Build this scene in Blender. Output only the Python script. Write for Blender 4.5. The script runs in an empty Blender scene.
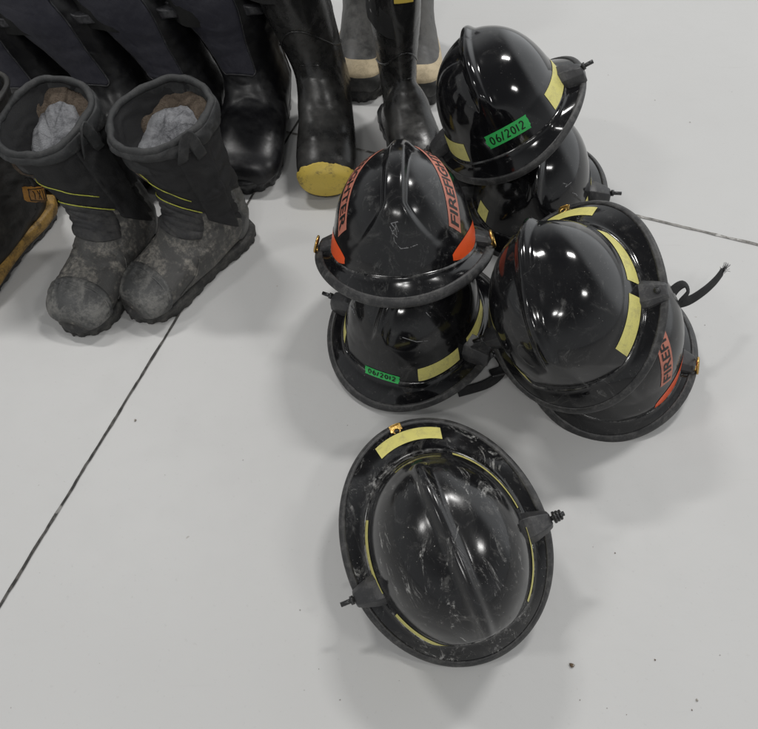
import bpy, bmesh, math, random
from math import sin, cos, pi, radians, sqrt
from mathutils import Vector, Matrix, noise
from mathutils.bvhtree import BVHTree

scene = bpy.context.scene
col = scene.collection
random.seed(7)

# ------------------------------------------------------------------ materials
def new_mat(name):
    m = bpy.data.materials.new(name); m.use_nodes = True
    nt = m.node_tree; b = nt.nodes["Principled BSDF"]
    return m, nt, b

def N(nt, typ, **kw):
    n = nt.nodes.new(typ)
    for k, v in kw.items():
        if k in n.inputs: n.inputs[k].default_value = v
        else: setattr(n, k, v)
    return n

def coords(nt, scale=(1, 1, 1), loc=(0, 0, 0), kind='Object'):
    tc = N(nt, 'ShaderNodeTexCoord'); mp = N(nt, 'ShaderNodeMapping')
    mp.inputs['Scale'].default_value = scale; mp.inputs['Location'].default_value = loc
    nt.links.new(tc.outputs[kind], mp.inputs['Vector']); return mp.outputs[0]

def noise_ramp(nt, vec, scale, lo, hi, detail=6, rough=.6, dist=0):
    n = N(nt, 'ShaderNodeTexNoise', Scale=scale, Detail=detail, Roughness=rough, Distortion=dist)
    nt.links.new(vec, n.inputs['Vector'])
    r = N(nt, 'ShaderNodeMapRange', interpolation_type='SMOOTHSTEP')
    r.inputs['From Min'].default_value = lo; r.inputs['From Max'].default_value = hi
    nt.links.new(n.outputs['Fac'], r.inputs['Value'])
    return r.outputs[0]

def mixc(nt, fac, a, b):
    m = N(nt, 'ShaderNodeMix', data_type='RGBA')
    if isinstance(fac, (int, float)): m.inputs[0].default_value = fac
    else: nt.links.new(fac, m.inputs[0])
    for s, v in ((6, a), (7, b)):
        if isinstance(v, tuple): m.inputs[s].default_value = (*v, 1)
        else: nt.links.new(v, m.inputs[s])
    return m.outputs[2]

def math_n(nt, op, a, b=0.0):
    m = N(nt, 'ShaderNodeMath', operation=op)
    for i, v in enumerate((a, b)):
        if isinstance(v, (int, float)): m.inputs[i].default_value = v
        else: nt.links.new(v, m.inputs[i])
    return m.outputs[0]

def bump(nt, b, h, strength, dist=.002):
    n = N(nt, 'ShaderNodeBump', Strength=strength, Distance=dist)
    nt.links.new(h, n.inputs['Height']); nt.links.new(n.outputs[0], b.inputs['Normal'])

def worn(name, base, dirt, rough=.5, rough2=None, scale=25, lo=.45, hi=.7, amt=1., bstr=.25, bscale=250, bdist=.001,
         fleck=None, flo=.68, fscale=90, spec=.5, seed=0., metallic=0.):
    """a surface of one colour with patchy dirt, fine grain and optional pale flecks"""
    m, nt, b = new_mat(name)
    v = coords(nt, loc=(seed, seed * 1.7, seed * .6))
    n1 = N(nt, 'ShaderNodeTexNoise', Scale=scale, Detail=8, Roughness=.68, Distortion=.5); n2 = N(nt, 'ShaderNodeTexNoise', Scale=scale * 7.3, Detail=6, Roughness=.7)
    nt.links.new(v, n1.inputs['Vector']); nt.links.new(v, n2.inputs['Vector'])
    cm = math_n(nt, 'ADD', math_n(nt, 'MULTIPLY', n1.outputs['Fac'], .66), math_n(nt, 'MULTIPLY', n2.outputs['Fac'], .34))
    rm = N(nt, 'ShaderNodeMapRange', interpolation_type='SMOOTHSTEP'); nt.links.new(cm, rm.inputs['Value'])
    rm.inputs['From Min'].default_value = lo + .02; rm.inputs['From Max'].default_value = hi - .06
    f = math_n(nt, 'MULTIPLY', rm.outputs[0], amt)
    c = mixc(nt, f, base, dirt)
    if fleck:
        g = noise_ramp(nt, v, fscale, flo, flo + .05, 4, .7)
        c = mixc(nt, g, c, fleck)
    nt.links.new(c, b.inputs['Base Color'])
    r2 = rough if rough2 is None else rough2
    rr = N(nt, 'ShaderNodeMapRange'); nt.links.new(f, rr.inputs['Value'])
    rr.inputs['To Min'].default_value = rough; rr.inputs['To Max'].default_value = r2
    nt.links.new(rr.outputs[0], b.inputs['Roughness'])
    b.inputs['Specular IOR Level'].default_value = spec; b.inputs['Metallic'].default_value = metallic
    n = N(nt, 'ShaderNodeTexNoise', Scale=bscale, Detail=5, Roughness=.6); nt.links.new(v, n.inputs['Vector'])
    bump(nt, b, n.outputs['Fac'], bstr, bdist)
    return m

def shell_mat(name, dust=.5, gloss=.12, seed=0., scr=.6):
    """old glossy black moulded shell: haze, dusty smears, scratches"""
    m, nt, b = new_mat(name)
    v = coords(nt, loc=(seed, seed, seed))
    haze = noise_ramp(nt, v, 9, .38, .72, 8, .62, .6)
    smear = noise_ramp(nt, v, 24, .53, .74, 10, .74, 1.4)
    fine = noise_ramp(nt, v, 140, .55, .75, 4, .7)
    sm = math_n(nt, 'MULTIPLY', smear, math_n(nt, 'ADD', .35, fine))
    c = mixc(nt, math_n(nt, 'MULTIPLY', haze, dust * .35), (.0055, .0055, .0065), (.034, .034, .034))
    c = mixc(nt, math_n(nt, 'MULTIPLY', sm, dust), c, (.21, .205, .195))
    mp = N(nt, 'ShaderNodeMapping'); mp.inputs['Scale'].default_value = (22, 9, 15); mp.inputs['Rotation'].default_value = (.1, .2, .25)
    nt.links.new(v, mp.inputs['Vector'])
    st = noise_ramp(nt, mp.outputs[0], 1.4, .53, .64, 10, .82, 1.9)
    st = math_n(nt, 'MULTIPLY', st, math_n(nt, 'ADD', .08, noise_ramp(nt, v, 11, .47, .62, 7, .8)))
    c = mixc(nt, math_n(nt, 'MULTIPLY', st, max(dust - .4, 0) * 1.6), c, (.42, .415, .40))
    ge = N(nt, 'ShaderNodeNewGeometry')
    ed = N(nt, 'ShaderNodeMapRange', interpolation_type='SMOOTHSTEP'); nt.links.new(ge.outputs['Pointiness'], ed.inputs['Value'])
    ed.inputs['From Min'].default_value = .515; ed.inputs['From Max'].default_value = .58
    ed = math_n(nt, 'MULTIPLY', ed.outputs[0], noise_ramp(nt, v, 45, .42, .66, 7, .75))
    c = mixc(nt, math_n(nt, 'MULTIPLY', ed, min(1, dust)), c, (.30, .295, .285))
    cur = None
    for k, (rot, sc) in enumerate((((.3, .5, .9), 4), ((1.3, .2, 2.1), 5), ((.7, 1.5, .2), 3))):
        mp = N(nt, 'ShaderNodeMapping'); mp.inputs['Rotation'].default_value = rot
        mp.inputs['Scale'].default_value = (420, 420, sc * 3)
        nt.links.new(v, mp.inputs['Vector'])
        s = noise_ramp(nt, mp.outputs[0], 1, .74, .80, 2, .5)
        cur = s if cur is None else math_n(nt, 'MAXIMUM', cur, s)
    gate = noise_ramp(nt, v, 18, .5, .65, 3, .6)
    cur = math_n(nt, 'MULTIPLY', math_n(nt, 'MULTIPLY', cur, gate), scr)
    c = mixc(nt, cur, c, (.3, .29, .28))
    spk = noise_ramp(nt, v, 330, .73, .78, 2, .5)
    c = mixc(nt, math_n(nt, 'MULTIPLY', spk, dust * .9), c, (.34, .33, .31))
    nt.links.new(c, b.inputs['Base Color'])
    r = math_n(nt, 'ADD', gloss, math_n(nt, 'MULTIPLY', haze, .10 * dust))
    r = math_n(nt, 'ADD', r, math_n(nt, 'MULTIPLY', sm, .35 * dust))
    nt.links.new(math_n(nt, 'MINIMUM', r, .75), b.inputs['Roughness'])
    b.inputs['Specular IOR Level'].default_value = .5
    n = N(nt, 'ShaderNodeTexNoise', Scale=60, Detail=3); nt.links.new(v, n.inputs['Vector'])
    bump(nt, b, n.outputs['Fac'], .06, .001)
    return m

M = {}
M['trim'] = worn('rubber_trim', (.022, .022, .023), (.10, .098, .095), .42, .6, 60, .42, .72, .8, .4, 400, .0008, (.16, .155, .15), .70, 220)
M['grey_plastic'] = worn('grey_plastic', (.032, .032, .034), (.10, .098, .095), .4, .6, 70, .45, .72, .7, .3, 300)
M['black_metal'] = worn('black_metal', (.012, .012, .013), (.05, .05, .05), .3, .5, 80, spec=.6)
M['brass'] = worn('brass', (.62, .40, .12), (.25, .15, .05), .28, .5, 120, .45, .7, .8, metallic=1.)
M['yellow_tape'] = worn('yellow_reflective_tape', (.70, .645, .20), (.42, .38, .16), .42, .6, 60, .44, .74, .8, .35, 700, .0005, (.25, .22, .1), .69, 160)
M['orange_label'] = worn('orange_label', (.50, .175, .12), (.32, .125, .095), .5, .65, 60, .42, .72, .8, fleck=(.42, .22, .17), flo=.66, fscale=150)
M['red_orange'] = worn('orange_reflector', (.80, .10, .022), (.55, .06, .02), .3, .5, 120, .5, .75, .6)
M['green_tape'] = worn('green_tape', (.045, .52, .12), (.03, .36, .09), .4, .5, 60, .4, .75, .7)
M['ink'] = worn('black_ink', (.008, .009, .008), (.02, .02, .02), .5)
M['web'] = worn('black_webbing', (.010, .010, .011), (.03, .03, .03), .8, .9, 60, bstr=.8, bscale=900)
M['liner_cloth'] = worn('black_liner', (.010, .010, .010), (.02, .02, .02), .9)
M['scratch'] = worn('pale_scratch', (.24, .24, .25), (.12, .12, .12), .6, fleck=(.02, .02, .02), flo=.52, fscale=300)
# boots
M['b_leather'] = worn('dusty_boot_leather', (.058, .057, .055), (.30, .28, .245), .55, .85, 20, .44, .72, .9, .5, 160, .0015, (.19, .18, .16), .72, 200)
M['b_toe'] = worn('scuffed_toe_leather', (.046, .047, .047), (.19, .186, .174), .45, .78, 30, .40, .70, .8, .4, 180, .0012, (.2, .19, .18), .70, 240)
M['b_shaft'] = worn('dark_boot_fabric', (.009, .009, .010), (.026, .026, .026), .7, .9, 14, .45, .75, .8, .6, 500, .0008)
M['b_flex'] = worn('quilted_flex_leather', (.020, .020, .022), (.075, .073, .070), .6, .85, 25, .4, .7, .8, .4, 250)
M['b_sole'] = worn('boot_sole_rubber', (.024, .024, .024), (.10, .097, .09), .7, .9, 30, .4, .7, .9, .5, 150)
M['b_collar'] = worn('padded_collar', (.020, .021, .022), (.06, .06, .06), .65, .8, 35, .42, .7, .8, .5, 400, .0006)
M['b_pipe'] = worn('lime_piping', (.52, .54, .07), (.24, .25, .06), .5, .7, 80)
M['fleece'] = worn('brown_fleece', (.085, .066, .052), (.17, .135, .105), .95, .95, 60, .35, .65, 1, 1., 350, .004, spec=.1)
M['wool'] = worn('grey_wool', (.30, .305, .32), (.13, .132, .142), .95, .95, 18, .40, .70, 1, 1., 500, .003, spec=.1)
M['n_leather'] = worn('polished_black_leather', (.0075, .0075, .009), (.026, .026, .027), .34, .55, 12, .42, .72, .8, .15, 140, .0012, (.07, .07, .07), .74, 150)
M['n_panel'] = worn('navy_panel_cloth', (.026, .026, .038), (.05, .05, .062), .75, .85, 16, .4, .7, .8, .6, 700, .0005)
M['n_strap'] = worn('sheen_strap', (.03, .03, .033), (.08, .08, .085), .35, .5, 50)
M['rubber'] = worn('matt_black_rubber', (.012, .012, .012), (.085, .083, .078), .24, .5, 4.5, .40, .78, .85, .25, 120, .001, (.11, .11, .11), .74, 120)
M['rubber_grey'] = worn('greyed_rubber', (.040, .040, .039), (.13, .127, .12), .45, .65, 10, .38, .66, .9, .25, 120, .001, (.03, .03, .03), .70, 60)
M['toe_yellow'] = worn('worn_yellow_rubber', (.62, .46, .085), (.22, .165, .065), .5, .7, 28, .48, .70, .9, .4, 150, .001)
M['cream'] = worn('cream_rubber', (.56, .46, .30), (.38, .31, .20), .6, .7, 40, .42, .7, .9, .3, 200)
M['welt'] = worn('amber_welt', (.42, .25, .06), (.14, .09, .035), .5, .7, 40, .40, .66, .95, .4, 200)
M['oiled'] = worn('oiled_dark_leather', (.010, .009, .008), (.036, .033, .028), .5, .7, 25, .42, .7, .8, .5, 180)
M['amber'] = worn('amber_label', (.50, .24, .045), (.30, .13, .03), .5, .6, 150)

# ------------------------------------------------------------------ helpers
def obj(name, verts, faces, mat, parent=None, smooth=True):
    me = bpy.data.meshes.new(name); me.from_pydata([tuple(v) for v in verts], [], faces); me.validate()
    bm = bmesh.new(); bm.from_mesh(me); bmesh.ops.recalc_face_normals(bm, faces=bm.faces); bm.to_mesh(me); bm.free()
    if smooth: me.polygons.foreach_set('use_smooth', [True] * len(me.polygons))
    me.materials.append(mat)
    o = bpy.data.objects.new(name, me); col.objects.link(o)
    if parent: o.parent = parent
    return o

def thing(name, label, cat, loc, rot=(0, 0, 0), group=None):
    o = bpy.data.objects.new(name, None); col.objects.link(o)
    o.empty_display_size = .05; o.location = loc; o.rotation_euler = rot
    o['label'] = label; o['category'] = cat
    if group: o['group'] = group
    return o

def grid_faces(nu, nv, closed_u=False, base=0):
    f = []
    for j in range(nv - 1):
        for i in range(nu if closed_u else nu - 1):
            a = base + j * nu + i; b = base + j * nu + (i + 1) % nu
            f.append((a, b, b + nu, a + nu))
    return f

def tube(pts, r, n=8, flat=1.0, closed=False, caps=True):
    """tube along a polyline; r may be a list"""
    V, Fc = [], []; L = len(pts); pts = [Vector(p) for p in pts]
    up = Vector((0, 0, 1)); prev = None
    for i, p in enumerate(pts):
        if closed: t = pts[(i + 1) % L] - pts[i - 1]
        else: t = pts[min(i + 1, L - 1)] - pts[max(i - 1, 0)]
        t.normalize()
        s = t.cross(up if prev is None else prev)
        if s.length < 1e-4: s = t.cross(Vector((1, 0, 0)))
        s.normalize(); u = s.cross(t).normalized(); prev = u
        rr = r[i] if isinstance(r, (list, tuple)) else r
        for k in range(n):
            a = 2 * pi * k / n; V.append(p + s * (cos(a) * rr) + u * (sin(a) * rr * flat))
    for i in range(L if closed else L - 1):
        for k in range(n):
            a = i * n + k; b = i * n + (k + 1) % n; j = ((i + 1) % L) * n
            Fc.append((a, b, j + (k + 1) % n, j + k))
    if caps and not closed:
        Fc.append(tuple(range(n))[::-1]); Fc.append(tuple(range((L - 1) * n, L * n)))
    return V, Fc

def merge(*parts):
    V, Fc = [], []
    for v, f in parts:
        b = len(V); V += list(v); Fc += [tuple(i + b for i in q) for q in f]
    return V, Fc

def bm_part(build):
    bm = bmesh.new(); build(bm); bm.verts.index_update()
    V = [v.co.copy() for v in bm.verts]; Fc = [tuple(v.index for v in f.verts) for f in bm.faces]; bm.free(); return V, Fc

def box(c, s, bev=.002, taper=(1, 1), rot=None, seg=2):
    def b(bm):
        bmesh.ops.create_cube(bm, size=1)
        for v in bm.verts:
            if v.co.z > 0: v.co.x *= taper[0]; v.co.y *= taper[1]
            v.co = Vector((v.co.x * s[0], v.co.y * s[1], v.co.z * s[2]))
        if bev: bmesh.ops.bevel(bm, geom=bm.edges[:], offset=bev, segments=seg, affect='EDGES', profile=.7)
        for v in bm.verts:
            if rot: v.co = rot @ v.co
            v.co += Vector(c)
    return bm_part(b)

def cyl(p0, p1, r, n=16, r2=None):
    p0, p1 = Vector(p0), Vector(p1)
    return tube([p0, p0.lerp(p1, .5), p1], [r, ((r2 or r) + r) / 2, r2 or r], n)

# ------------------------------------------------------------------ helmets
A, B, YC, H = .111, .137, -.006, .144
FRONT_TIP, BACK_TIP, SIDE = .156, .203, .145

class Shell:
    def __init__(s, kind, yc=0.):
        s.kind = kind; s.yc = yc
        if kind == 'ridged':
            s.ridge, s.rw, s.wide, s.ww = .0098, .0088, .004, .035
            al = radians(6); s.n = Vector((0, cos(al), sin(al))); s.D = .1272 + yc; s.e = .0011; s.k = 3.8; s.H = H; s.tip = FRONT_TIP; s.tw = .011
        else:
            s.ridge, s.rw, s.wide, s.ww = .0100, .0145, .010, .050
            al = radians(5); s.n = Vector((0, cos(al), sin(al))); s.D = .1395 + yc; s.e = .0013; s.k = 4.0; s.H = .140; s.tip = .155; s.tw = .0135
    def p(s, phi, t):
        th = t * pi / 2; rr = max(cos(th), 0) ** .74 * (1.02 - .055 * min(t / .2, 1) ** .8); zz = max(sin(th), 0) ** .95
        x = A * (1.04 if s.kind == 'shield' else 1) * rr * sin(phi); y = s.yc + B * rr * cos(phi); z = s.H * zz
        q = Vector((x, y, z))
        nrm = Vector((x / A ** 2, (y - s.yc) / B ** 2, (z + .02) / s.H ** 2)).normalized()
        def sm(a, b, v):
            v = min(max((v - a) / (b - a), 0), 1); return v * v * (3 - 2 * v)
        back = sm(.38, .52, t) if y < s.yc else 1.
        front = sm(.05, .20, t)
        g = back * front if y < s.yc else front
        w = s.rw * (1.0 if s.kind == 'ridged' else (1 + 1.3 * max(y - s.yc, 0) / B))
        pr = math.exp(-abs(x / w) ** (2.6 if s.kind == 'ridged' else 3))
        if s.kind == 'shield' and y > s.yc:
            w = .0145 + .070 * min(max((.098 - z) / .085, 0), 1) ** 1.15
            pr = math.exp(-abs(x / w) ** 7); g = sm(-.02, .10, t)
            s_r = s.ridge * (.55 + .45 * sm(.1, .5, t))
        else: s_r = s.ridge
        q += nrm * (g * (s_r * pr + (s.wide if y <= s.yc or s.kind == 'ridged' else s.wide * sm(.05, .45, t)) * math.exp(-(x / s.ww) ** 2)))
        d = q.dot(s.n) + s.k * min(x * x, .0085) - s.D
        q -= s.n * (.5 * (d + sqrt(d * d + s.e ** 2)))
        return q
    def rim(s, phi):
        c, sn = cos(phi), sin(phi)
        b = s.tip + .012 if c > 0 else BACK_TIP - .012
        return Vector((SIDE * sn, -.012 + b * c, -.010 - (.026 if c > 0 else .045) * c * c))
    def br(s, phi, t):
        """brim surface, t=0 at the dome wall, 1 at the outer edge"""
        a = s.p(phi, 0.0); e = s.rim(phi)
        q = a.lerp(e, t); q.z = a.z + (e.z - a.z) * t ** 1.35
        q.z += .006 * max(0, 1 - t / .18) ** 2
        return q
    def build(s, parent, mat):
        trim_w = s.tw
        nu, nv = 384, 84
        V, Fc = [], []
        for j in range(nv):
            t = (j / nv) ** .92
            V += [s.p(2 * pi * i / nu, t) for i in range(nu)]
        Fc = grid_faces(nu, nv, True); V.append(s.p(0, 1.0)); ap = len(V) - 1
        Fc += [((nv - 1) * nu + i, (nv - 1) * nu + (i + 1) % nu, ap) for i in range(nu)]
        s.bvh_v, s.bvh_f = list(V), list(Fc)
        d = obj('dome', V, Fc, mat, parent)
        so = d.modifiers.new('thickness', 'SOLIDIFY'); so.thickness = .003; so.offset = 1 if False else -1
        nb, nr = 192, 14
        V = []
        for j in range(nr): V += [s.br(2 * pi * i / nb, j / (nr - 1)) for i in range(nb)]
        Fb = grid_faces(nb, nr, True)
        b0 = len(s.bvh_v); s.bvh_v += V; s.bvh_f += [tuple(i + b0 for i in q) for q in Fb]
        b = obj('brim', V, Fb, mat, parent)
        so = b.modifiers.new('thickness', 'SOLIDIFY'); so.thickness = .003; so.offset = -1
        # rolled rubber edging: flat oval section hugging the rim
        V = []; k = 14
        for i in range(nb):
            ph = 2 * pi * i / nb; e = s.rim(ph); inn = s.br(ph, .86)
            rad = (e - inn).normalized(); up = Vector((0, 0, 1)); up = (up - rad * up.dot(rad)).normalized()
            cc = e - rad * (trim_w * .42)
            for q in range(k):
                a = 2 * pi * q / k
                ca, sa = cos(a), sin(a)
                V.append(cc + rad * (trim_w * .62 * math.copysign(abs(ca) ** .8, ca)) + up * (.0042 * math.copysign(abs(sa) ** .7, sa) - .0012))
        Fc = []
        for i in range(nb):
            for q in range(k):
                j = (i + 1) % nb; Fc.append((i * k + q, i * k + (q + 1) % k, j * k + (q + 1) % k, j * k + q))
        obj('edge_trim', V, Fc, M['trim'], parent)
        # headband and liner under the shell
        V = []; zs = (-.030, -.02, 0, .03, .06)
        for z in zs:
            sc = .90 if z < .03 else .9 - (z - .03) * 2
            V += [Vector((A * sc * sin(2 * pi * i / 64), s.yc + B * sc * cos(2 * pi * i / 64), z)) for i in range(64)]
        o = obj('liner', V, grid_faces(64, len(zs), True), M['liner_cloth'], parent)
        so = o.modifiers.new('thickness', 'SOLIDIFY'); so.thickness = .004
        s.bvh = BVHTree.FromPolygons([tuple(v) for v in s.bvh_v], s.bvh_f)
        s.parent = parent
    # ---- decals
    def patch(s, name, f, nu, nv, mat, off=.0006, parent=None):
        """f(u,v)->(phi,t) on the dome; a thin sticker following the shell"""
        V = []
        for j in range(nv):
            for i in range(nu):
                ph, t = f(i / (nu - 1), j / (nv - 1))
                p = s.p(ph, t); e = 1e-3
                n = (s.p(ph + e, t) - p).cross(s.p(ph, t + e) - p).normalized()
                if n.dot(p - Vector((0, -.01, .03))) < 0: n = -n
                V.append(p + n * off)
        return obj(name, V, grid_faces(nu, nv), mat, parent or s.parent)
    def frame(s, anchor, direction, up):
        n = Vector(direction).normalized(); u = Vector(up); u = (u - n * u.dot(n)).normalized(); r = u.cross(n)
        return Vector(anchor), n, u, r
    def drop(s, fr, x, y, off):
        a, n, u, r = fr
        o = a + r * x + u * y + n * .12
        loc, nn, idx, dist = s.bvh.ray_cast(o, -n, .4)
        if loc is None: return a + r * x + u * y
        if nn.dot(n) < 0: nn = -nn
        return loc + nn * off
    def sticker(s, name, fr, outline_w, outline_h, mat, off=.0006, nx=24, ny=8, bend=0., parent=None, rag=0.):
        V = []
        for j in range(ny):
            for i in range(nx):
                x = (i / (nx - 1) - .5) * outline_w; y = (j / (ny - 1) - .5) * outline_h + bend * (x * x)
                if i in (0, nx - 1): x += rag * (random.random() - .5)
                V.append(s.drop(fr, x, y, off))
        return obj(name, V, grid_faces(nx, ny), mat, parent or s.parent)
    def strokes(s, name, fr, lines, width, mat, off=.0011, parent=None, bend=0.):
        V, Fc = [], []
        for ln in lines:
            pts = []
            for (x0, y0), (x1, y1) in zip(ln, ln[1:]):
                k = max(2, int(math.hypot(x1 - x0, y1 - y0) / .0012))
                pts += [(x0 + (x1 - x0) * q / k, y0 + (y1 - y0) * q / k) for q in range(k)]
            pts.append(ln[-1]); b = len(V)
            for i, p in enumerate(pts):
                q0, q1 = pts[max(i - 1, 0)], pts[min(i + 1, len(pts) - 1)]
                dx, dy = q1[0] - q0[0], q1[1] - q0[1]; l = math.hypot(dx, dy) or 1
                w = width * .5
                for sg in (-1, 1):
                    x, y = p[0] - dy / l * w * sg, p[1] + dx / l * w * sg
                    V.append(s.drop(fr, x, y + bend * x * x, off))
            Fc += [(b + 2 * i, b + 2 * i + 1, b + 2 * i + 3, b + 2 * i + 2) for i in range(len(pts) - 1)]
        return obj(name, V, Fc, mat, parent or s.parent)
    def text(s, name, fr, body, width, height, mat, off=.0012, parent=None, bend=0., bold=0.):
        cu = bpy.data.curves.new('lettering', 'FONT'); cu.body = body; cu.align_x = 'CENTER'; cu.offset = bold
        to = bpy.data.objects.new('lettering', cu); col.objects.link(to)
        dg = bpy.context.evaluated_depsgraph_get(); dg.update()
        me = bpy.data.meshes.new_from_object(to.evaluated_get(dg))
        bpy.data.objects.remove(to); bpy.data.curves.remove(cu)
        bm = bmesh.new(); bm.from_mesh(me); bpy.data.meshes.remove(me)
        bmesh.ops.triangulate(bm, faces=bm.faces[:])
        for _ in range(2):
            bmesh.ops.subdivide_edges(bm, edges=[e for e in bm.edges if e.calc_length() > .12], cuts=1)
            bmesh.ops.triangulate(bm, faces=bm.faces[:])
        xs = [v.co.x for v in bm.verts]; ys = [v.co.y for v in bm.verts]
        x0, x1, y0, y1 = min(xs), max(xs), min(ys), max(ys)
        bm.verts.index_update()
        V = []
        for v in bm.verts:
            x = ((v.co.x - x0) / (x1 - x0) - .5) * width; y = ((v.co.y - y0) / (y1 - y0) - .5) * height
            V.append(s.drop(fr, x, y + bend * x * x, off))
        Fc = [tuple(w.index for w in f.verts) for f in bm.faces]; bm.free()
        return obj(name, V, Fc, mat, parent or s.parent, smooth=False)

HELMETS = 'black firefighter helmets set out on the floor'

def block(sg, y, h, x1=.1465):
    """chamfered wedge running from the dome wall out to the brim edge"""
    V = []
    for x, w, z0, z1 in ((.104, .022, -.004, h + .010), (.118, .021, -.006, h + .008), (.136, .016, -.009, h + .001), (x1 - .002, .0125, -.010, h - .003), (x1, .0105, -.009, h - .006)):
        for a, b in ((-1, 0), (-1, .62), (-.62, 1), (.62, 1), (1, .62), (1, 0)):
            V.append(Vector((sg * x, y + w * a, z0 + (z1 - z0) * b)))
    Fc = grid_faces(6, 5, True) + [tuple(range(6)), tuple(range(24, 30))]
    bm = bmesh.new(); vs = [bm.verts.new(v) for v in V]
    for f in Fc: bm.faces.new([vs[i] for i in f])
    bmesh.ops.recalc_face_normals(bm, faces=bm.faces[:])
    bmesh.ops.bevel(bm, geom=bm.edges[:], offset=.0012, segments=2, affect='EDGES', profile=.6)
    bm.verts.index_update(); V = [v.co.copy() for v in bm.verts]; Fc = [tuple(v.index for v in f.verts) for f in bm.faces]; bm.free()
    return V, Fc

def knob(sh, sg, nut=False, bolt=True, h=.019):
    """side mounting block with its bolt, on the brim beside the dome"""
    x = sg * .131; c = (x, .012, .011)
    o = obj('mounting_block', *block(sg, .012, h), M['grey_plastic'], sh.parent)
    if not bolt:
        obj('screw', *cyl((sg * .134, .012, .0050), (sg * .135, .012, .0078), .005, 14), M['black_metal'], o); return
    parts = [cyl((sg * .145, .012, .012), (sg * .166, .012, .012), .0034, 12)]
    if nut:
        for k in range(3): parts.append(cyl((sg * (.150 + k * .0045), .012, .012), (sg * (.1528 + k * .0045), .012, .012), .0085 - .0006 * k, 14))
    else: parts.append(cyl((sg * .147, .012, .012), (sg * .152, .012, .012), .006, 6))
    obj('bolt', *merge(*parts), M['black_metal'], o)

def brass_ring(sh, sg):
    obj('mounting_block', *block(sg, -.004, .007, .141), M['grey_plastic'], sh.parent)
    c = Vector((sg * .143, .0, .004)); pts = []
    for i in range(28):
        a = 2 * pi * i / 28; pts.append(c + Vector((sg * (-.004 * sin(a)), .0125 * cos(a), .0125 * sin(a))))
    V, Fc = tube(pts, .0021, 8, closed=True)
    V2, F2 = box(tuple(c + Vector((-sg * .004, 0, -.009))), (.012, .010, .004), .001)
    obj('brass_ring', *merge((V, Fc), (V2, F2)), M['brass'], sh.parent)

def hang_tag(sh):
    """brass hook plate folded over the back edge of the brim"""
    c = sh.rim(pi) + Vector((.004, .011, .0120))
    rot = Matrix.Rotation(radians(24), 3, 'X')
    plate = box(tuple(c), (.019, .024, .0022), .0008, rot=rot)
    lip = box(tuple(c + Vector((0, -.0105, -.0075))), (.013, .0025, .011), .0008)
    pts = [c + rot @ Vector((.0052 * cos(a), .0052 * sin(a) + .002, .0022)) for a in [2 * pi * i / 18 for i in range(18)]]
    ring = tube(pts, .0015, 8, closed=True)
    o = obj('hook_plate', *merge(plate, lip, ring), M['brass'], sh.parent)
    hole = [c + rot @ Vector((.0040 * cos(a), .0040 * sin(a) + .002, .0016)) for a in [2 * pi * i / 18 for i in range(18)]]
    obj('hook_hole', hole, [tuple(range(18))], M['ink'], o, False)

def strips(sh, spans, t0=.035, t1=.150):
    for a0, a1 in spans:
        lean = .004
        sh.patch('reflective_strip', lambda u, v: (radians(a0 + (a1 - a0) * u), t0 + (t1 - t0) * v), 28, 5, M['yellow_tape'])

def back_tape(sh, a0=19, a1=-25):
    V = []
    for j in range(5):
        for i in range(20):
            ph = pi - radians(a0 + (a1 - a0) * i / 19); t = .36 + .36 * j / 4
            p = sh.br(ph, t); V.append(p + Vector((0, 0, .0009)))
    obj('brim_tape', V, grid_faces(20, 5), M['yellow_tape'], sh.parent)

# hand-written date: strokes in tape units (width 7, height 1)
def date_strokes(w, h):
    def arc(cx, cy, rx, ry, a0, a1, n=14): return [(cx + rx * cos(radians(a0 + (a1 - a0) * i / n)), cy + ry * sin(radians(a0 + (a1 - a0) * i / n))) for i in range(n + 1)]
    def two(cx): return arc(cx, .22, .24, .24, 160, -40, 10) + [(cx - .25, -.45), (cx + .28, -.42)]
    L = [arc(-2.75, 0, .26, .44, 95, 455),
         [(-1.75, .5), (-2.05, .1)] + arc(-1.82, -.2, .25, .25, 170, 530),
         [(-1.28, -.5), (-.95, .5)], two(-.35),
         arc(.55, 0, .26, .42, 95, 455), [(1.22, .42), (1.2, -.44)], two(1.9)]
    return [[(x * w / 6.6 + .12 * w / 6.6 * 3, y * h) for x, y in l] for l in L]

def date_tape(sh, anchor, direction, up, w=.066, h=.019, bend=0.):
    fr = sh.frame(anchor, direction, up)
    o = sh.sticker('date_tape', fr, w, h, M['green_tape'], .0006, 30, 8, rag=.003)
    sh.strokes('handwriting', fr, date_strokes(w, h * .62), .0021, M['ink'], .0010, parent=o)

def helmet(label, kind, q, mat, yc=0.):
    t = thing('fire_helmet', label, 'helmet', q[:3], [radians(a) for a in q[3:6]], HELMETS)
    if len(q) > 6: t.scale = (q[6],) * 3
    s = Shell(kind, yc); s.build(t, mat); return s

def scuff(sh, fr, lines, w=.0010):
    for ln in lines: sh.strokes('scratch', fr, [ln], w, M['scratch'], .0004)

POSE = {
 1: (.0910, .3730, .0850, -18.5, 10.5, 199.2, .925),
 2: (.0374, .8205, .1912, 22.7, 6.0, 176.5, .94),
 3: (.0543, .7784, .0505, -3.0, 2.5, 153.0, .97),
 4: (.2245, 1.1480, .1930, 8.0, 33.0, 181.5),
 5: (.2893, 1.1112, .0454, -5.8, 3.3, 172.6),
 6: (.2762, .7015, .1775, -21.5, 36.5, 169.5, .94),
 7: (.3690, .7300, .0480, -6.0, 0, 164.0, .97)}

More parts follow.
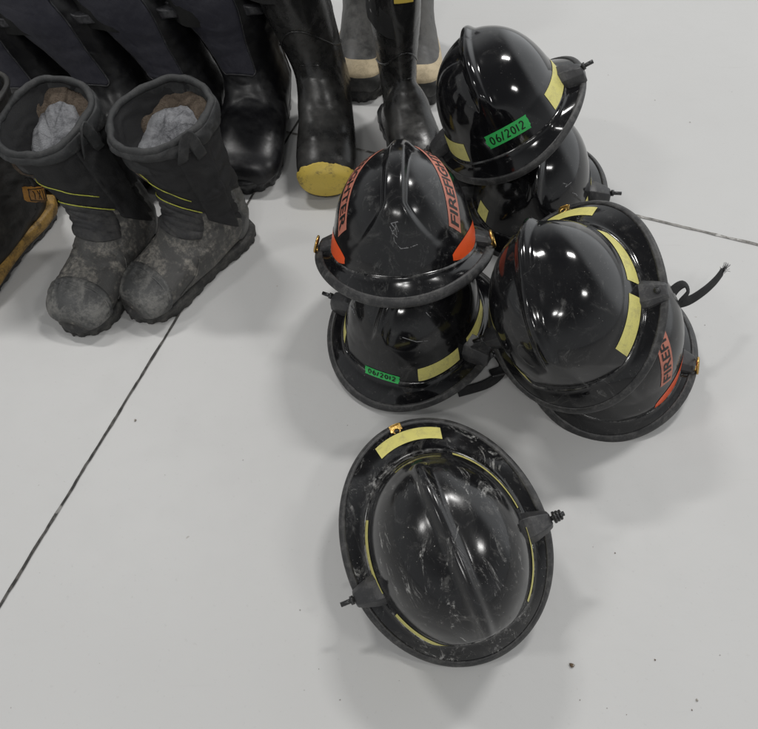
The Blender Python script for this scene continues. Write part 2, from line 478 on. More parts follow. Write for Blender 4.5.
# the lone helmet in the foreground
s1 = helmet('single black helmet lying alone in the foreground, hazy scuffed dome with a long ridge', 'ridged', POSE[1], shell_mat('shell_scuffed', 1.0, .11, 1.3, 1.0), -.004)
strips(s1, [(22, 66), (80, 124), (-40, -84), (-96, -150)]); back_tape(s1); hang_tag(s1); knob(s1, 1); knob(s1, -1, True)

# helmet with green tape, under the lettered one
s3 = helmet('black helmet under the orange lettered one, green date tape low on its front', 'ridged', POSE[3], shell_mat('shell_clean', .45, .10, 4.1, .7), -.006)
strips(s3, [(46, 70), (88, 130), (-34, -70), (-80, -118)]); knob(s3, 1); knob(s3, -1); hang_tag(s3)
date_tape(s3, (-.004, .119, .008), (-.05, .8, .62), (0, 0, 1), .060, .015)
fr = s3.frame((.06, .07, .09), (.5, .6, .6), (0, 0, 1))
scuff(s3, fr, [[(-.03, -.02), (-.018, -.026)], [(-.026, -.028), (-.010, -.034)], [(-.02, .01), (-.008, .004)], [(-.012, 0), (.004, -.002)], [(-.008, -.006), (.010, -.006)], [(-.02, -.012), (-.004, -.008)]], .0022)
fr = s3.frame((-.05, .07, .09), (-.5, .6, .6), (0, 0, 1))
scuff(s3, fr, [[(-.03, .0), (-.01, -.012), (.008, -.015)], [(.012, .03), (.018, .02)]], .0012)

# lettered helmet
s2 = helmet('black helmet with orange FIREFIGHTER lettering on both sides, stacked on another helmet', 'shield', POSE[2], shell_mat('shell_dull', .50, .15, 2.2, .8))
def lettered(sh, T=(.056, .112, -.042), at=(.067, .022)):
    for sg in (-1, 1):
        brass_ring(sh, sg)
        tv = Vector((sg * T[0], T[1], T[2])).normalized(); n = Vector((sg * .42, .30, .84)).normalized()
        u = tv.cross(n); u = u if u.z > 0 and u.x * sg < 0 else -u
        fr = sh.frame((sg * at[0], at[1], .12), n, u)
        o = sh.sticker('name_label', fr, .165, .028, M['orange_label'], .0006, 60, 8, bend=-.6)
        sh.text('lettering', fr, 'FIREFIGHTER', .156, .0185, M['ink'], .0011, o, bend=-.6, bold=.018)
        a0, a1 = 44, 98
        sh.patch('orange_reflector', lambda u, v: (sg * radians(a0 + (a1 - a0) * u), .085 + .05 * (u - .5) + (v - .5) * .13 * (.10 + .9 * sin(pi * min(max(u * .94 + .03, 0), 1)) ** .7)), 24, 7, M['red_orange'])
lettered(s2)
fr = s2.frame((0, .10, .055), (0, .9, .35), (0, 0, 1))
scuff(s2, fr, [[(.006, .018), (-.004, .016), (.002, .008), (-.003, .004), (.004, -.004), (.002, .012)], [(-.003, .004), (.000, -.010), (.008, -.020), (.02, -.019), (.032, -.015)], [(-.006, .012), (-.001, .000)], [(.002, .016), (.006, .004)]], .0011)

# helmet with the big green tape on top at the back
s4 = helmet('tipped shiny black helmet atop the rear stack, large green date tape on its front', 'ridged', POSE[4], shell_mat('shell_glossy', .35, .09, 7.7, .8), .009)
strips(s4, [(38, 75), (-52, -100)], .035, .17); knob(s4, 1); knob(s4, -1); hang_tag(s4)
date_tape(s4, (-.011, .116, .029), (0, .95, .25), (.0, 0, 1), .074, .024)

s5 = helmet('black helmet on the floor, half hidden below the tipped back green taped helmet', 'ridged', POSE[5], shell_mat('shell_glossy_b', .45, .10, 9.1, 1.0))
strips(s5, [(46, 60), (80, 125), (-40, -70), (-85, -125)]); knob(s5, 1); knob(s5, -1); hang_tag(s5)
fr = s5.frame((-.05, .07, .09), (-.5, .6, .6), (0, 0, 1))
scuff(s5, fr, [[(-.012, .008), (-.004, .002), (-.010, -.001), (.006, .001)], [(.004, -.018), (.012, -.024), (.016, -.030)]], .0012)

s7 = helmet('black helmet on the floor, mostly covered by the tilted helmet with broad yellow stripes', 'shield', POSE[7], shell_mat('shell_dull_b', .5, .15, 3.3, .7))
lettered(s7, (.13, .112, -.06), (.043, .041))

s6 = helmet('shiny black helmet tilted sideways on another, broad yellow stripes and a loose strap', 'ridged', POSE[6], shell_mat('shell_glossy_c', .5, .09, 5.2, .8))
strips(s6, [(40, 76), (88, 130), (-44, -82), (-91, -136)], .035, .165); back_tape(s6); hang_tag(s6); knob(s6, 1); knob(s6, -1, bolt=False, h=.004)

def cat(P, t):
    n = len(P) - 1; t = min(max(t, 0), n); i = min(int(t), n - 1); f = t - i
    p0, p1, p2, p3 = P[max(i - 1, 0)], P[i], P[i + 1], P[min(i + 2, n)]
    return [.5 * (2 * b + (c - a) * f + (2 * a - 5 * b + 4 * c - d) * f * f + (3 * b - a - 3 * c + d) * f ** 3) for a, b, c, d in zip(p0, p1, p2, p3)]

def pt(px, py, z=0., f=750., th=radians(35.9), h=1.01):
    x = (px - 379) / f; y = (py - 364.5) / f; s, c = sin(th), cos(th)
    d = (x, s - y * c, -c - y * s); t = (h - z) / -d[2]; return Vector((t * d[0], t * d[1], z))

def strap(sh, pix, w=.009, fray=0, flat=.25):
    """webbing ribbon through world points, hung on the helmet"""
    bpy.context.view_layer.update()
    inv = sh.parent.matrix_world.inverted()
    P = [inv @ Vector(cat(pix, (len(pix) - 1) * i / 40)) for i in range(41)]
    V, Fc = tube(P, w, 8, flat)
    o = obj('chin_strap', V, Fc, M['web'], sh.parent)
    if fray:
        parts = []
        for k in range(fray):
            e = P[-1]; d = (P[-1] - P[-3]).normalized(); q = Vector((random.uniform(-1, 1), random.uniform(-1, 1), random.uniform(-.5, .5))) * .006
            parts.append(tube([e - d * .004 + q * .5, e + d * .008 + q * .8, e + d * random.uniform(.008, .016) + q * 1.5], .0004, 4))
        for pv, pf in parts: obj('frayed_thread', pv, pf, M['web'], o)
    return o

strap(s6, [pt(*a) for a in ((664, 306, .12), (674, 290, .13), (684, 284, .135), (688, 292, .125), (680, 302, .115), (690, 300, .11), (704, 291, .11), (715, 281, .11), (722, 272, .11))], .0092, 26, .2)
so = strap(s3, [pt(*a) for a in ((496, 352, .030), (503, 364, .016), (499, 375, .008), (484, 385, .005), (458, 393, .004))], .0085)
bc = s3.parent.matrix_world.inverted() @ pt(497, 372, .013)
obj('buckle', *box(tuple(bc), (.024, .016, .006), .002, rot=Matrix.Rotation(.8, 3, 'Z')), M['black_metal'], so)

# ------------------------------------------------------------------ boots
class Boot:
    """v runs toe -> heel -> up the shaft, a is the angle round the section (0 = top / front)"""
    def __init__(s, rings, lean=(0, 0), wrinkle=.002, seed=0, sq=.9, wz=(.09, .24), wob=.006):
        s.wob = wob
        s.R = rings; s.lean = lean; s.wr = wrinkle; s.seed = seed; s.sq = sq; s.wz = wz
    def p(s, v, a, off=0.):
        ty, tz, by, bz, hw = cat(s.R, v)
        c = Vector((0, (ty + by) / 2, (tz + bz) / 2)); u = Vector((0, (ty - by) / 2, (tz - bz) / 2))
        ca, sa = cos(a), sin(a)
        q = c + u * math.copysign(abs(ca) ** s.sq, ca); q.x = hw * math.copysign(abs(sa) ** s.sq, sa)
        d = (q - c); d = d.normalized() if d.length > 1e-6 else Vector((0, 1, 0))
        n1 = noise.noise(q * 9 + Vector((s.seed, 0, 0))); n2 = noise.noise(Vector((q.x * 22, q.y * 22, q.z * 60)) + Vector((s.seed, 5, 0)))
        g = 1 if s.wz[0] < q.z < s.wz[1] else .25
        cr = noise.noise(Vector((q.x * 14 + s.seed, q.y * 24 + q.z * 10, q.z * 34)))
        crease = max(0, 1 - abs(cr) * 7) * (1 if .06 < q.z < .21 and v > 3.4 else 0)
        if v > 8: q += d * (.9 * s.wr * min(1, v - 8) * noise.noise(Vector((sa * 3.2, ca * 3.2, q.z * 9 + s.seed))) - .6 * s.wr * min(1, v - 8) * max(0, 1 - abs(noise.noise(Vector((sa * 2 + s.seed, ca * 2, q.z * 26)))) * 6))
        top = max(0, min(1, v - (len(s.R) - 3)))
        q += d * (s.wr * (1.6 * n1 + 1.0 * n2 * g - .75 * crease) + off)
        q += d * (top * s.wob * noise.noise(Vector((sa * 1.5, ca * 1.5, s.seed * 2.1))))
        h = max(q.z - .08, 0); q.x += s.lean[0] * h; q.y += s.lean[1] * h
        q.z = max(q.z, .010)
        return q
    def upper(s, name, mat, parent, v0=0, v1=None, nv=130, na=96):
        v1 = len(s.R) - 1 if v1 is None else v1
        V = []
        for j in range(nv): V += [s.p(v0 + (v1 - v0) * j / (nv - 1), 2 * pi * i / na) for i in range(na)]
        Fc = grid_faces(na, nv, True)
        if v0 == 0: Fc.append(tuple(range(na)))
        o = obj(name, V, Fc, mat, parent)
        so = o.modifiers.new('thickness', 'SOLIDIFY'); so.thickness = .004; so.offset = -1
        return o
    def patch(s, name, mat, parent, v0, v1, a0, a1, off=.002, f=None, nu=36, nv=24, shape=None):
        """raised panel following the upper, edges folded down"""
        V = []
        for j in range(nv):
            for i in range(nu):
                u, w = i / (nu - 1), j / (nv - 1)
                edge = min(u, 1 - u, w, 1 - w)
                e = off if edge > 0 else -.001
                if 0 < i < nu - 1 and 0 < j < nv - 1 and f: e += f(u, w)
                uu = min(max((i - .5) / (nu - 2) if 0 < i < nu - 1 else u, 0), 1)
                v, a = v0 + (v1 - v0) * w, a0 + (a1 - a0) * u
                if shape: v, a = shape(u, w)
                V.append(s.p(v, a, e))
        return obj(name, V, grid_faces(nu, nv), mat, parent)
    def toe_cover(s, name, mat, parent, vmax, off=.003, rag=.2, low=.35):
        na, nv = 96, 20; V = []
        for j in range(nv):
            for i in range(na):
                a = 2 * pi * i / na; sd = (1 - cos(a)) / 2
                vm = vmax + low * sd + rag * noise.noise(Vector((cos(a) * 3.5, sin(a) * 3.5, s.seed))) + .4 * rag * noise.noise(Vector((cos(a) * 14, sin(a) * 14, s.seed)))
                k = j / (nv - 1)
                p = s.p(vm * max(k - .1, 0) / .9, a, off if j < nv - 1 else -.001)
                if j < 2:
                    c = (s.p(0, 0) + s.p(0, pi)) / 2 + Vector((0, off, 0)); p = c.lerp(p, j * .5)
                V.append(p)
        return obj(name, V, grid_faces(na, nv, True), mat, parent)
    def line(s, name, mat, parent, pts, r=.0014, off=.0025, n=40):
        P = [s.p(*cat(pts, (len(pts) - 1) * i / n), off) for i in range(n + 1)]
        return obj(name, *tube(P, r, 6), mat, parent)
    def sole(s, name, mat, parent, outw, h=.024, lug=.0022, y0=-.010, y1=.300, heel=True, matb=None):
        """footprint slab with lugged edge"""
        n = 160; prof = []
        Y = [-.010, -.004, .02, .06, .11, .16, .20, .235, .265, .285, .297, .301]
        W = [.0, .022, .036, .040, .038, .043, .050, .052, .047, .034, .016, 0]
        L = y1 - y0
        def hw(y):
            y = (y - y0) / L * .311 - .010
            for k in range(len(Y) - 1):
                if Y[k] <= y <= Y[k + 1]:
                    f = (y - Y[k]) / (Y[k + 1] - Y[k]); return (W[k] + (W[k + 1] - W[k]) * f) * outw
            return 0
        half = n // 2
        pts = []
        for i in range(half + 1):
            y = (y0 + y1) / 2 - L / 2 * cos(pi * i / half); pts.append((hw(y), y))
        # smooth
        ring = pts + [(-x, y) for x, y in pts[-2:0:-1]]
        for _ in range(3): ring = [((ring[i - 1][0] + 2 * ring[i][0] + ring[(i + 1) % len(ring)][0]) / 4, (ring[i - 1][1] + 2 * ring[i][1] + ring[(i + 1) % len(ring)][1]) / 4) for i in range(len(ring))]
        V = []; K = len(ring); cx, cy = 0, (y0 + y1) / 2
        layers = [(.0, -.003, 1), (.002, .0, 1), (.45 * h, .0005, 1), (.5 * h, .0002, 0), (.85 * h, .001, 0), (h, -.001, 0), (h + .002, -.008, 0)]
        for z, o, lg in layers:
            for i, (x, y) in enumerate(ring):
                x2, y2 = ring[(i + 1) % K]; x1, y1_ = ring[i - 1]
                nx, ny = (y2 - y1_), -(x2 - x1); l = math.hypot(nx, ny) or 1
                k = o - (lug if lg and (i // 3) % 2 else 0)
                zz = z
                V.append(Vector((x + nx / l * k * -1 if False else x + (nx / l) * k * (1 if nx * x + ny * (y - cy) > 0 else -1), y + (ny / l) * k * (1 if nx * x + ny * (y - cy) > 0 else -1), zz)))
        Fc = grid_faces(K, len(layers), True); Fc.append(tuple(range(K))); Fc.append(tuple(range((len(layers) - 1) * K, len(layers) * K)))
        return obj(name, V, Fc, mat, parent, smooth=True)
    def collar(s, name, mat, parent, r=.006, drop_in=.05, inner=None, na=64):
        """rolled rim plus an inside wall"""
        vt = len(s.R) - 1
        pts = [s.p(vt, 2 * pi * i / na) for i in range(na)]
        c = sum(pts, Vector()) / na
        o = obj(name, *tube([p + (c - p).normalized() * r * .3 for p in pts], [r * (1 + .28 * noise.noise(p * 38)) for p in pts], 10, closed=True), mat, parent)
        V = []
        for j in range(10):
            k = j / 9
            for p in pts:
                q = p + (c - p) * (.06 + .06 * k); q.z = p.z - drop_in * k
                q += (c - p).normalized() * .004 * noise.noise(q * 30)
                V.append(q)
        obj('inner_wall', V, grid_faces(na, 10, True), inner or mat, parent)
        return pts, c

R_FIRE = [(.294, .038, .294, .020, .020), (.288, .053, .291, .014, .044), (.270, .066, .272, .012, .0575), (.240, .077, .240, .012, .0615),
          (.200, .091, .190, .012, .0595), (.170, .107, .130, .012, .056), (.149, .131, .060, .012, .051), (.141, .155, .012, .014, .0495),
          (.140, .178, -.004, .050, .051), (.143, .205, -.005, .100, .055), (.148, .230, -.008, .150, .061), (.154, .262, -.014, .212, .068),
          (.160, .278, -.024, .280, .074), (.160, .290, -.028, .312, .077)]

def toe_tuck(u, w): return .0022 * (sin(u * 46 + 3 * sin(u * 9)) * .6 + .4 * sin(u * 83)) * max(0, 1 - abs(w - .80) / .2) + .0016 * max(0, 1 - abs(w - .93) / .07)

def fire_boot(label, loc, yaw, lean, seed, ps=0.):
    t = thing('fire_boot', label, 'boot', loc, (0, 0, radians(yaw)), 'dusty lace-free fire boots in front')
    t.scale = (.93,) * 3
    b = Boot(R_FIRE, lean, .0032, seed, wob=.007)
    b.upper('upper', M['b_leather'], t, 0, 8.0, 110)
    b.upper('shaft', M['b_shaft'], t, 7.95, 13, 80)
    b.patch('toe_cap', M['b_toe'], t, 0.25, 3.0, -1.75, 1.75, .0030, toe_tuck, 60, 24,
            shape=lambda u, w: (.25 + (2.55 + .55 * (1 - abs(2 * u - 1) ** 2)) * w, -1.8 + 3.6 * u))
    b.patch('flex_panel', M['b_flex'], t, 5.4, 8.6, -1.0, 1.0, .0025, lambda u, w: .0032 * abs(sin(w * pi * 4)) ** .7, 40, 70,
            shape=lambda u, w: (5.25 + .7 * abs(2 * u - 1) ** 2 + (2.6 - .7 * abs(2 * u - 1) ** 2) * w, -1.05 + 2.1 * u))
    b.patch('heel_counter', M['b_toe'], t, 6.6, 9.6, 2.0, 4.28, .0025, None, 40, 30)
    b.patch('side_gusset', M['b_shaft'], t, 7.4, 12.6, -1.85, -1.15, .0035, None, 16, 50)
    b.patch('side_gusset', M['b_shaft'], t, 7.4, 12.6, 1.15, 1.85, .0035, None, 16, 50)
    b.line('lime_piping', M['b_pipe'], t, [(8.0, -1.1), (7.9, 0), (8.0, 1.1)], .0009, .0028)
    b.line('lime_piping', M['b_pipe'], t, [(11.75, .95 - ps), (10.8, .82 - ps), (10.1, .68 - ps), (9.6, .45 - ps * .6), (9.35, .05), (9.05, -.4), (8.95 - ps * .5, -.98)], .0009, .0020)
    # pull loop on the side
    pl = []
    for i in range(24):
        k = i / 23; z = k
        p = b.p(13 - 1.8 * abs(2 * k - 1) ** .8 + .2, -1.25 - .35 * k, .006 + .010 * sin(pi * k)); p.z += .014 * sin(pi * k) ; pl.append(p)
    V, Fc = tube(pl, .011, 8, .18); obj('pull_loop', V, Fc, M['b_collar'], t)
    b.sole('sole', M['b_sole'], t, 1.17, .027, .0026, -.014, .302)
    pts, c = b.collar('collar', M['b_collar'], t, .0066, .055, M['b_collar'])
    b.patch('collar_band', M['b_collar'], t, 11.75, 13, -pi, pi, .0045, lambda u, w: .0035 * sin(pi * w) + .0022 * noise.noise(Vector((sin(u * 2 * pi) * 5, cos(u * 2 * pi) * 5, w * 2 + seed))), 110, 14)
    b.line('toe_seam', M['b_toe'], t, [(3.0 - .55 * abs(k / 6) ** 2, k * .28) for k in range(-6, 7)], .0022, .0022)
    b.line('vamp_seam', M['b_leather'], t, [(5.1, -1.1), (4.4, -1.5), (3.4, -1.75)], .0012, .001)
    b.line('vamp_seam', M['b_leather'], t, [(5.1, 1.1), (4.4, 1.5), (3.4, 1.75)], .0012, .001)
    # fleece and the wool sock inside
    na = 72; V = []
    for j in range(14):
        k = j / 13
        for i in range(na):
            p = pts[i * len(pts) // na]; a = 2 * pi * i / na
            f = (.92 - .42 * k) + .06 * noise.noise(Vector((cos(a) * 2, sin(a) * 2, seed + k * 2)))
            q = c + (p - c) * f; q.z = c.z - .024 - .060 * k + .012 * noise.noise(Vector((cos(a) * 2.2, sin(a) * 2.2, seed * 3))) + .010 * sin(pi * k * .8)
            q.y += .010 * k; q.z -= (p.y - c.y) * .30 + .006
            V.append(q)
    Vo = []
    for i in range(na):
        p = pts[i * len(pts) // na]; q = c + (p - c) * .86; q.z = c.z - .060; Vo.append(q)
    V = Vo + V
    obj('fleece_lining', V, grid_faces(na, 15, True), M['fleece'], t)
    V = []; m = 16
    for j in range(m):
        k = j / (m - 1)
        for i in range(na):
            p = pts[i * len(pts) // na]; a = 2 * pi * i / na
            q = c + (p - c) * (.68 * (1 - k) + .001) * (1 + .12 * noise.noise(Vector((cos(a) * 1.6, sin(a) * 1.6, seed + 9))))
            q.z = c.z - .052 - (p.y - c.y) * .35 * (1 - k) + .012 * noise.noise(Vector((q.x * 26, q.y * 26, seed))) + .0025 * (1 - abs(noise.noise(Vector((q.x * 40 + q.y * 20, q.y * 14, seed))) * 4)) + .001 * noise.noise(q * 120) + .018 * k
            V.append(q)
    obj('wool_sock', V, grid_faces(na, m, True), M['wool'], t)
    return t

fire_boot('right dusty fire boot of the front pair, grey wool in its open top', (-.256, 1.047, 0), 142, (.265, .10), 1.2, .45)
fire_boot('left dusty fire boot of the front pair beside the amber welted boot', (-.438, 1.057, 0), 163, (.37, .04), 6.4)

# black leather boots with navy shin panels
def navy_boot(label, loc, yaw, lean, seed):
    t = thing('leather_boot', label, 'boot', loc, (0, 0, radians(yaw)), 'black leather boots with navy shin panels')
    NF = {5: (.172, .098), 6: (.152, .117), 7: (.143, .138), 8: (.140, .163)}
    R = [(*NF.get(k, (y1, z1)), y2, z2, w * 1.12) for k, ( y1, z1, y2, z2, w) in enumerate(R_FIRE[:-2])] + [(.158, .288, -.018, .268, .074), (.160, .312, -.02, .306, .076)]
    t.scale = (1.10,) * 3
    b = Boot(R, lean, .0017, seed)
    b.upper('upper', M['n_leather'], t)
    def shp(u, w):
        hw = .78 * (1 - .35 * (1 - w)) ; ro = min(1, .80 + w * 4, .8 + (1 - w) * 4)
        return 7.1 + 5.6 * w, (2 * u - 1) * hw * ro
    b.patch('shin_panel', M['n_panel'], t, 0, 0, 0, 0, .0035, None, 36, 50, shape=shp)
    eb = [shp(0, 1 - k / 16) for k in range(17)] + [shp(k / 8, 0) for k in range(1, 9)] + [shp(1, k / 16) for k in range(1, 17)]
    b.line('panel_edge', M['n_strap'], t, eb, .0016, .0022, 90)
    b.patch('heel_counter', M['n_leather'], t, 6.4, 9.4, 2.0, 4.28, .0025, None, 36, 26)
    for sg in (-1, 1):
        b.patch('pull_strap', M['n_strap'], t, 10.7, 11.3, sg * .85, sg * 1.5, .004, lambda u, w: .016 * sin(pi * u) ** .7, 20, 8)
    b.sole('sole', M['black_metal'], t, 1.22, .026, .003, -.014, .302)
    b.collar('collar', M['n_leather'], t, .006, .08, M['liner_cloth'])
    return t
navy_boot('navy panelled black boot directly beside the yellow toed rubber boot', (-.240, 1.475, 0), 174, (.29, .03), 2.1)
navy_boot('black leather boot with navy shin panel, behind the grey wool lined fire boot', (-.380, 1.460, 0), 178, (.42, .02), 3.7)
navy_boot('navy panelled black boot in the dark right behind the left dusty fire boot', (-.510, 1.44, 0), 176, (.50, .02), 5.3)
navy_boot('black leather boot at the top left corner, leftmost of the navy panelled row', (-.655, 1.43, 0), 176, (.46, .02), 8.9)

# rubber boots
R_RUB = [(.290, .045, .290, .022, .016), (.284, .060, .287, .016, .038), (.267, .073, .270, .014, .048), (.238, .083, .238, .012, .0525),
         (.200, .098, .190, .012, .0530), (.166, .122, .130, .012, .0500), (.143, .150, .060, .012, .0465), (.133, .172, .012, .014, .0460),
         (.130, .192, -.004, .050, .0470), (.132, .215, -.004, .110, .0500), (.138, .255, -.008, .190, .0560), (.144, .305, -.012, .280, .0620),
         (.148, .350, -.014, .340, .0650), (.150, .385, -.016, .385, .0660)]
def rubber_boot(label, loc, yaw, lean, seed, toe, mat, height=1., narrow=1., trim=None, band=None, toe_v=2.9, sc=1., tab=False):
    t = thing('rubber_boot', label, 'boot', loc, (0, 0, radians(yaw)), 'tall black rubber boots')
    R = [(y1, z1 if z1 < .15 else .15 + (z1 - .15) * height, y2, z2 if z2 < .15 else .15 + (z2 - .15) * height, w * (narrow if z1 > .15 else 1)) for y1, z1, y2, z2, w in R_RUB]
    b = Boot(R, lean, .0011, seed, .92)
    b.upper('upper', mat, t)
    if toe:
        b.toe_cover('toe_cap', toe, t, toe_v, .0035, .18)
    if tab: b.patch('front_tab', M['toe_yellow'], t, 12.0, 12.8, -.35, .35, .003)
    if band:
        b.patch('toe_band', band, t, 0, 0, 0, 0, .0025, None, 60, 8, shape=lambda u, w: (.55 + 3.2 * abs(2 * u - 1) ** 2.4 + 2.1 * w, (-1.62 + 3.24 * u)))
    # raised ankle seam and instep line
    t.scale = (sc, sc, sc)
    b.line('ankle_seam', mat, t, [(9.3, -1.9), (9.0, -1.0), (9.5, 0), (9.0, 1.0), (9.3, 1.9)], .0018, .0006)
    b.line('instep_seam', mat, t, [(7.0, -.35), (6.9, 0), (7.0, .35)], .0010, .0004, 16)
    b.sole('sole', M['b_sole'] if not toe else M['black_metal'], t, 1.0 if toe else 1.10, .022, .002, -.012, .278 if toe else .298)
    b.collar('collar', trim or mat, t, .005, .1, M['liner_cloth'])
    return t
rubber_boot('black rubber boot with a worn yellow toe cap', (-.108, 1.445, 0), 181, (.27, 0), 4.4, M['toe_yellow'], M['rubber'], sc=1.1, toe_v=1.9)
rubber_boot('narrow black rubber boot with yellow top trim, its foot behind the lettered helmet', (.027, 1.415, 0), 194, (.08, 0), 7.9, M['toe_yellow'], M['rubber'], .87, .72, None, None, 1.9, 1.0, True)
rubber_boot('grey rubber boot with cream toe band, left one of the rear pair', (-.033, 1.745, 0), 178, (.05, 0), 1.1, None, M['rubber_grey'], 1, 1, None, M['cream'])
rubber_boot('grey rubber boot with cream toe band against bare floor, right one of the rear pair', (.078, 1.725, 0), 182, (.06, 0), 9.9, None, M['rubber_grey'], 1, 1, None, M['cream'])

# amber welted work boot cut by the left edge
def work_boot(label, loc, yaw, lean, seed):
    t = thing('work_boot', label, 'boot', loc, (0, 0, radians(yaw)), 'oiled work boots with amber soles')
    b = Boot(R_FIRE[:-3] + [(.150, .275, -.008, .250, .066), (.152, .310, -.010, .300, .068)], lean, .0028, seed)
    b.upper('upper', M['oiled'], t)
    b.patch('heel_counter', M['oiled'], t, 6.3, 9.0, 1.9, 4.38, .0025, None, 40, 26)
    b.sole('outsole', M['black_metal'], t, 1.20, .016, .003, -.016, .304)
    o = b.sole('welt', M['welt'], t, 1.30, .022, .0, -.021, .309); o.location.z = .014
    b.collar('collar', M['oiled'], t, .005, .06, M['liner_cloth'])
    return t, b
wb, wbb = work_boot('oiled boot with an amber welt and label cut off by the left edge', (-.655, 1.105, 0), 158, (-.1, .02), 3.1)
lab = wbb.patch('side_label', M['amber'], wb, 7.45, 8.45, -2.6, -1.6, .0045, None, 14, 8)
LP = [((7.6, -2.5), (8.3, -2.5)), ((7.6, -2.5), (7.6, -1.7)), ((8.3, -2.5), (8.3, -1.7)), ((7.6, -1.7), (8.3, -1.7)), ((7.7, -2.36), (8.2, -2.36)), ((7.7, -2.2), (8.2, -2.2)), ((7.7, -2.36), (7.7, -2.2)),
      ((7.7, -2.08), (8.2, -1.96)), ((8.2, -2.08), (7.7, -1.96)), ((7.7, -1.84), (8.2, -1.84))]
for k, (pa, pb) in enumerate(LP):
    wbb.line('label_print', M['ink'], lab, [pa, ((pa[0] + pb[0]) / 2, (pa[1] + pb[1]) / 2), pb], .0008, .0048, 8)

# ------------------------------------------------------------------ floor
m, nt, b = new_mat('painted_concrete')
v = coords(nt)
f1 = noise_ramp(nt, v, 1.6, .35, .68, 6, .6); f2 = noise_ramp(nt, v, 14, .4, .75, 8, .65); f3 = noise_ramp(nt, v, 160, .62, .74, 3, .6)
c = mixc(nt, f1, (.56, .56, .553), (.543, .542, .535)); c = mixc(nt, math_n(nt, 'MULTIPLY', f2, .08), c, (.49, .49, .48))
c = mixc(nt, math_n(nt, 'MULTIPLY', f3, .22), c, (.38, .37, .36))
mpf = N(nt, 'ShaderNodeMapping'); mpf.inputs['Rotation'].default_value = (0, 0, .7); mpf.inputs['Scale'].default_value = (3, 40, 1); nt.links.new(v, mpf.inputs['Vector'])
sw = math_n(nt, 'MULTIPLY', noise_ramp(nt, mpf.outputs[0], 1.0, .56, .72, 6, .7, .8), noise_ramp(nt, v, 3.1, .5, .66, 4, .6))
c = mixc(nt, math_n(nt, 'MULTIPLY', sw, .35), c, (.44, .435, .42))
stn = noise_ramp(nt, v, 5.5, .66, .78, 7, .7, .4); c = mixc(nt, math_n(nt, 'MULTIPLY', stn, .42), c, (.43, .40, .35))
sp = noise_ramp(nt, v, 46, .765, .79, 2, .5); c = mixc(nt, math_n(nt, 'MULTIPLY', sp, .5), c, (.26, .23, .20))
nt.links.new(c, b.inputs['Base Color'])
r = N(nt, 'ShaderNodeMapRange'); nt.links.new(f2, r.inputs['Value']); r.inputs['To Min'].default_value = .48; r.inputs['To Max'].default_value = .54
nt.links.new(r.outputs[0], b.inputs['Roughness'])
n = N(nt, 'ShaderNodeTexNoise', Scale=55, Detail=6, Roughness=.6); nt.links.new(v, n.inputs['Vector']); bump(nt, b, n.outputs['Fac'], .12, .002)
S = 9
fl = obj('floor', [(-S, -S, 0), (S, -S, 0), (S, S, 0), (-S, S, 0)], [(0, 1, 2, 3)], m, smooth=False); fl['kind'] = 'structure'

mj, nt, b = new_mat('joint_grit')
v = coords(nt); f = noise_ramp(nt, v, 60, .42, .62, 6, .7); g = noise_ramp(nt, v, 25, .58, .64, 4, .7)
c = mixc(nt, f, (.035, .034, .032), (.10, .095, .088)); c = mixc(nt, math_n(nt, 'MULTIPLY', g, .5), c, (.40, .39, .37)); nt.links.new(c, b.inputs['Base Color']); b.inputs['Roughness'].default_value = .9
mj2, nt, b = new_mat('joint_sandy')
v = coords(nt); f = noise_ramp(nt, v, 45, .40, .62, 6, .7); g = noise_ramp(nt, v, 22, .56, .64, 4, .7)
c = mixc(nt, f, (.14, .135, .125), (.32, .31, .295)); c = mixc(nt, g, c, (.52, .51, .49)); nt.links.new(c, b.inputs['Base Color']); b.inputs['Roughness'].default_value = .9
def joint(p, q, w, seed, ext=3., mj=mj):
    d = (q - p).normalized(); p = p - d * ext; q = q + d * ext; s = Vector((-d.y, d.x, 0)); V = []; n = 700
    for i in range(n + 1):
        c = p.lerp(q, i / n); 
        for sg in (-1, 1):
            k = w * (.5 + .28 * noise.noise(Vector((i * .21, seed, sg * 3.)))+ .18 * noise.noise(Vector((i * .9, seed, sg * 7.))))
            V.append(c + s * (sg * k + .0006 * noise.noise(Vector((i * .1, seed, 9)))) + Vector((0, 0, .0012)))
    o = obj('floor_joint', V, [(2 * i, 2 * i + 1, 2 * i + 3, 2 * i + 2) for i in range(n)], mj); o['kind'] = 'structure'
joint(pt(0, 606), pt(176, 320), .0044, 1.)
joint(pt(645, 218), pt(758, 245), .0062, 5., mj=mj2)

# crumbs of grit
V, Fc = [], []
spots = [(572, 665, .0034), (135, 420, .0028), (692, 710, .002), (697, 700, .002), (580, 700, .0015), (243, 460, .0012), (300, 610, .0012), (165, 475, .001), (570, 75, .0015), (655, 100, .0015), (690, 122, .002), (655, 660, .0015), (720, 655, .001), (615, 553, .0015), (640, 330, .001), (705, 325, .001), (340, 700, .0012)]
for _ in range(18): spots.append((random.uniform(0, 758), random.uniform(0, 729), random.uniform(.0004, .0009)))
for x, y, r in spots:
    c = pt(x, y, r * .5)
    for _ in range(3 if r > .003 else 1):
        cc = c + Vector((random.uniform(-1, 1), random.uniform(-1, 1), 0)) * r * (.9 if r > .003 else 0)
        def bb(bm):
            bmesh.ops.create_icosphere(bm, subdivisions=1, radius=r * random.uniform(.4, .8))
            for w in bm.verts: w.co = Vector((w.co.x * random.uniform(.6, 1.6), w.co.y * random.uniform(.6, 1.6), w.co.z * .35)) + cc
        a = bm_part(bb); k = len(V); V += a[0]; Fc += [tuple(i + k for i in q) for q in a[1]]
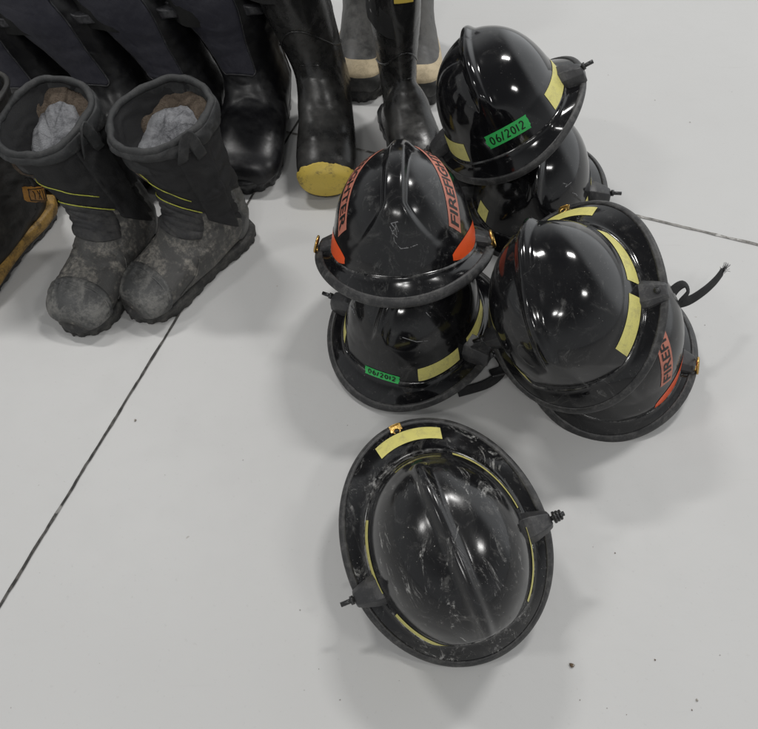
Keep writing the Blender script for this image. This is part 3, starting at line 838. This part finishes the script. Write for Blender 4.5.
g = obj('floor_grit', V, Fc, worn('grit', (.12, .08, .05), (.34, .32, .28), .9, scale=20, lo=.45, hi=.55)); g['kind'] = 'stuff'
g['label'] = 'scattered crumbs of grit and dirt on the grey floor'; g['category'] = 'grit'

# ------------------------------------------------------------------ light and camera
w = bpy.data.worlds.new("World"); scene.world = w; w.use_nodes = True
bg = w.node_tree.nodes['Background']; bg.inputs[1].default_value = 1
wt = w.node_tree; tc = N(wt, 'ShaderNodeTexCoord'); sx = N(wt, 'ShaderNodeSeparateXYZ'); wt.links.new(tc.outputs['Generated'], sx.inputs[0])
mr = N(wt, 'ShaderNodeMapRange', interpolation_type='SMOOTHSTEP'); wt.links.new(sx.outputs['Z'], mr.inputs['Value'])
mr.inputs['From Min'].default_value = .25; mr.inputs['From Max'].default_value = .75
base = mixc(wt, mr.outputs[0], (.46, .47, .475), (.11, .114, .117))
dp = N(wt, 'ShaderNodeVectorMath', operation='DOT_PRODUCT'); wt.links.new(tc.outputs['Generated'], dp.inputs[0]); dp.inputs[1].default_value = (.75, .62, .12)
wl = N(wt, 'ShaderNodeMapRange', interpolation_type='SMOOTHSTEP'); wt.links.new(dp.outputs['Value'], wl.inputs['Value'])
wl.inputs['From Min'].default_value = .70; wl.inputs['From Max'].default_value = .86
wt.links.new(mixc(wt, wl.outputs[0], base, (1.15, 1.18, 1.2)), bg.inputs[0])
def lamp(loc, size, power):
    l = bpy.data.lights.new('ceiling_lamp', 'AREA'); l.shape = 'RECTANGLE'; l.size = size; l.size_y = .34; l.energy = power; l.color = (1, .985, .965)
    o = bpy.data.objects.new('ceiling_lamp', l); col.objects.link(o); o.location = loc
for x, y, z, d, p in ((1.7, 3.0, 4.5, .9, 92), (-1.9, 3.1, 4.5, .9, 80), (-.8, -2.6, 4.5, .5, 32), (.0, -2.9, 4.5, .5, 32), (3.4, -.6, 4.5, .9, 42), (-3.6, -.4, 4.5, .9, 46)): lamp((x, y, z), d, p)

cam = bpy.data.cameras.new('camera'); co = bpy.data.objects.new('camera', cam); col.objects.link(co)
co.location = (0, 0, 1.01); co.rotation_euler = (radians(35.9), 0, 0)
cam.sensor_fit = 'HORIZONTAL'; cam.sensor_width = 36; cam.lens = 36 * 750 / 758; cam.clip_start = .02; cam.clip_end = 100
scene.camera = co
scene.view_settings.view_transform = 'Standard'; scene.view_settings.look = 'None'; scene.view_settings.exposure = 0
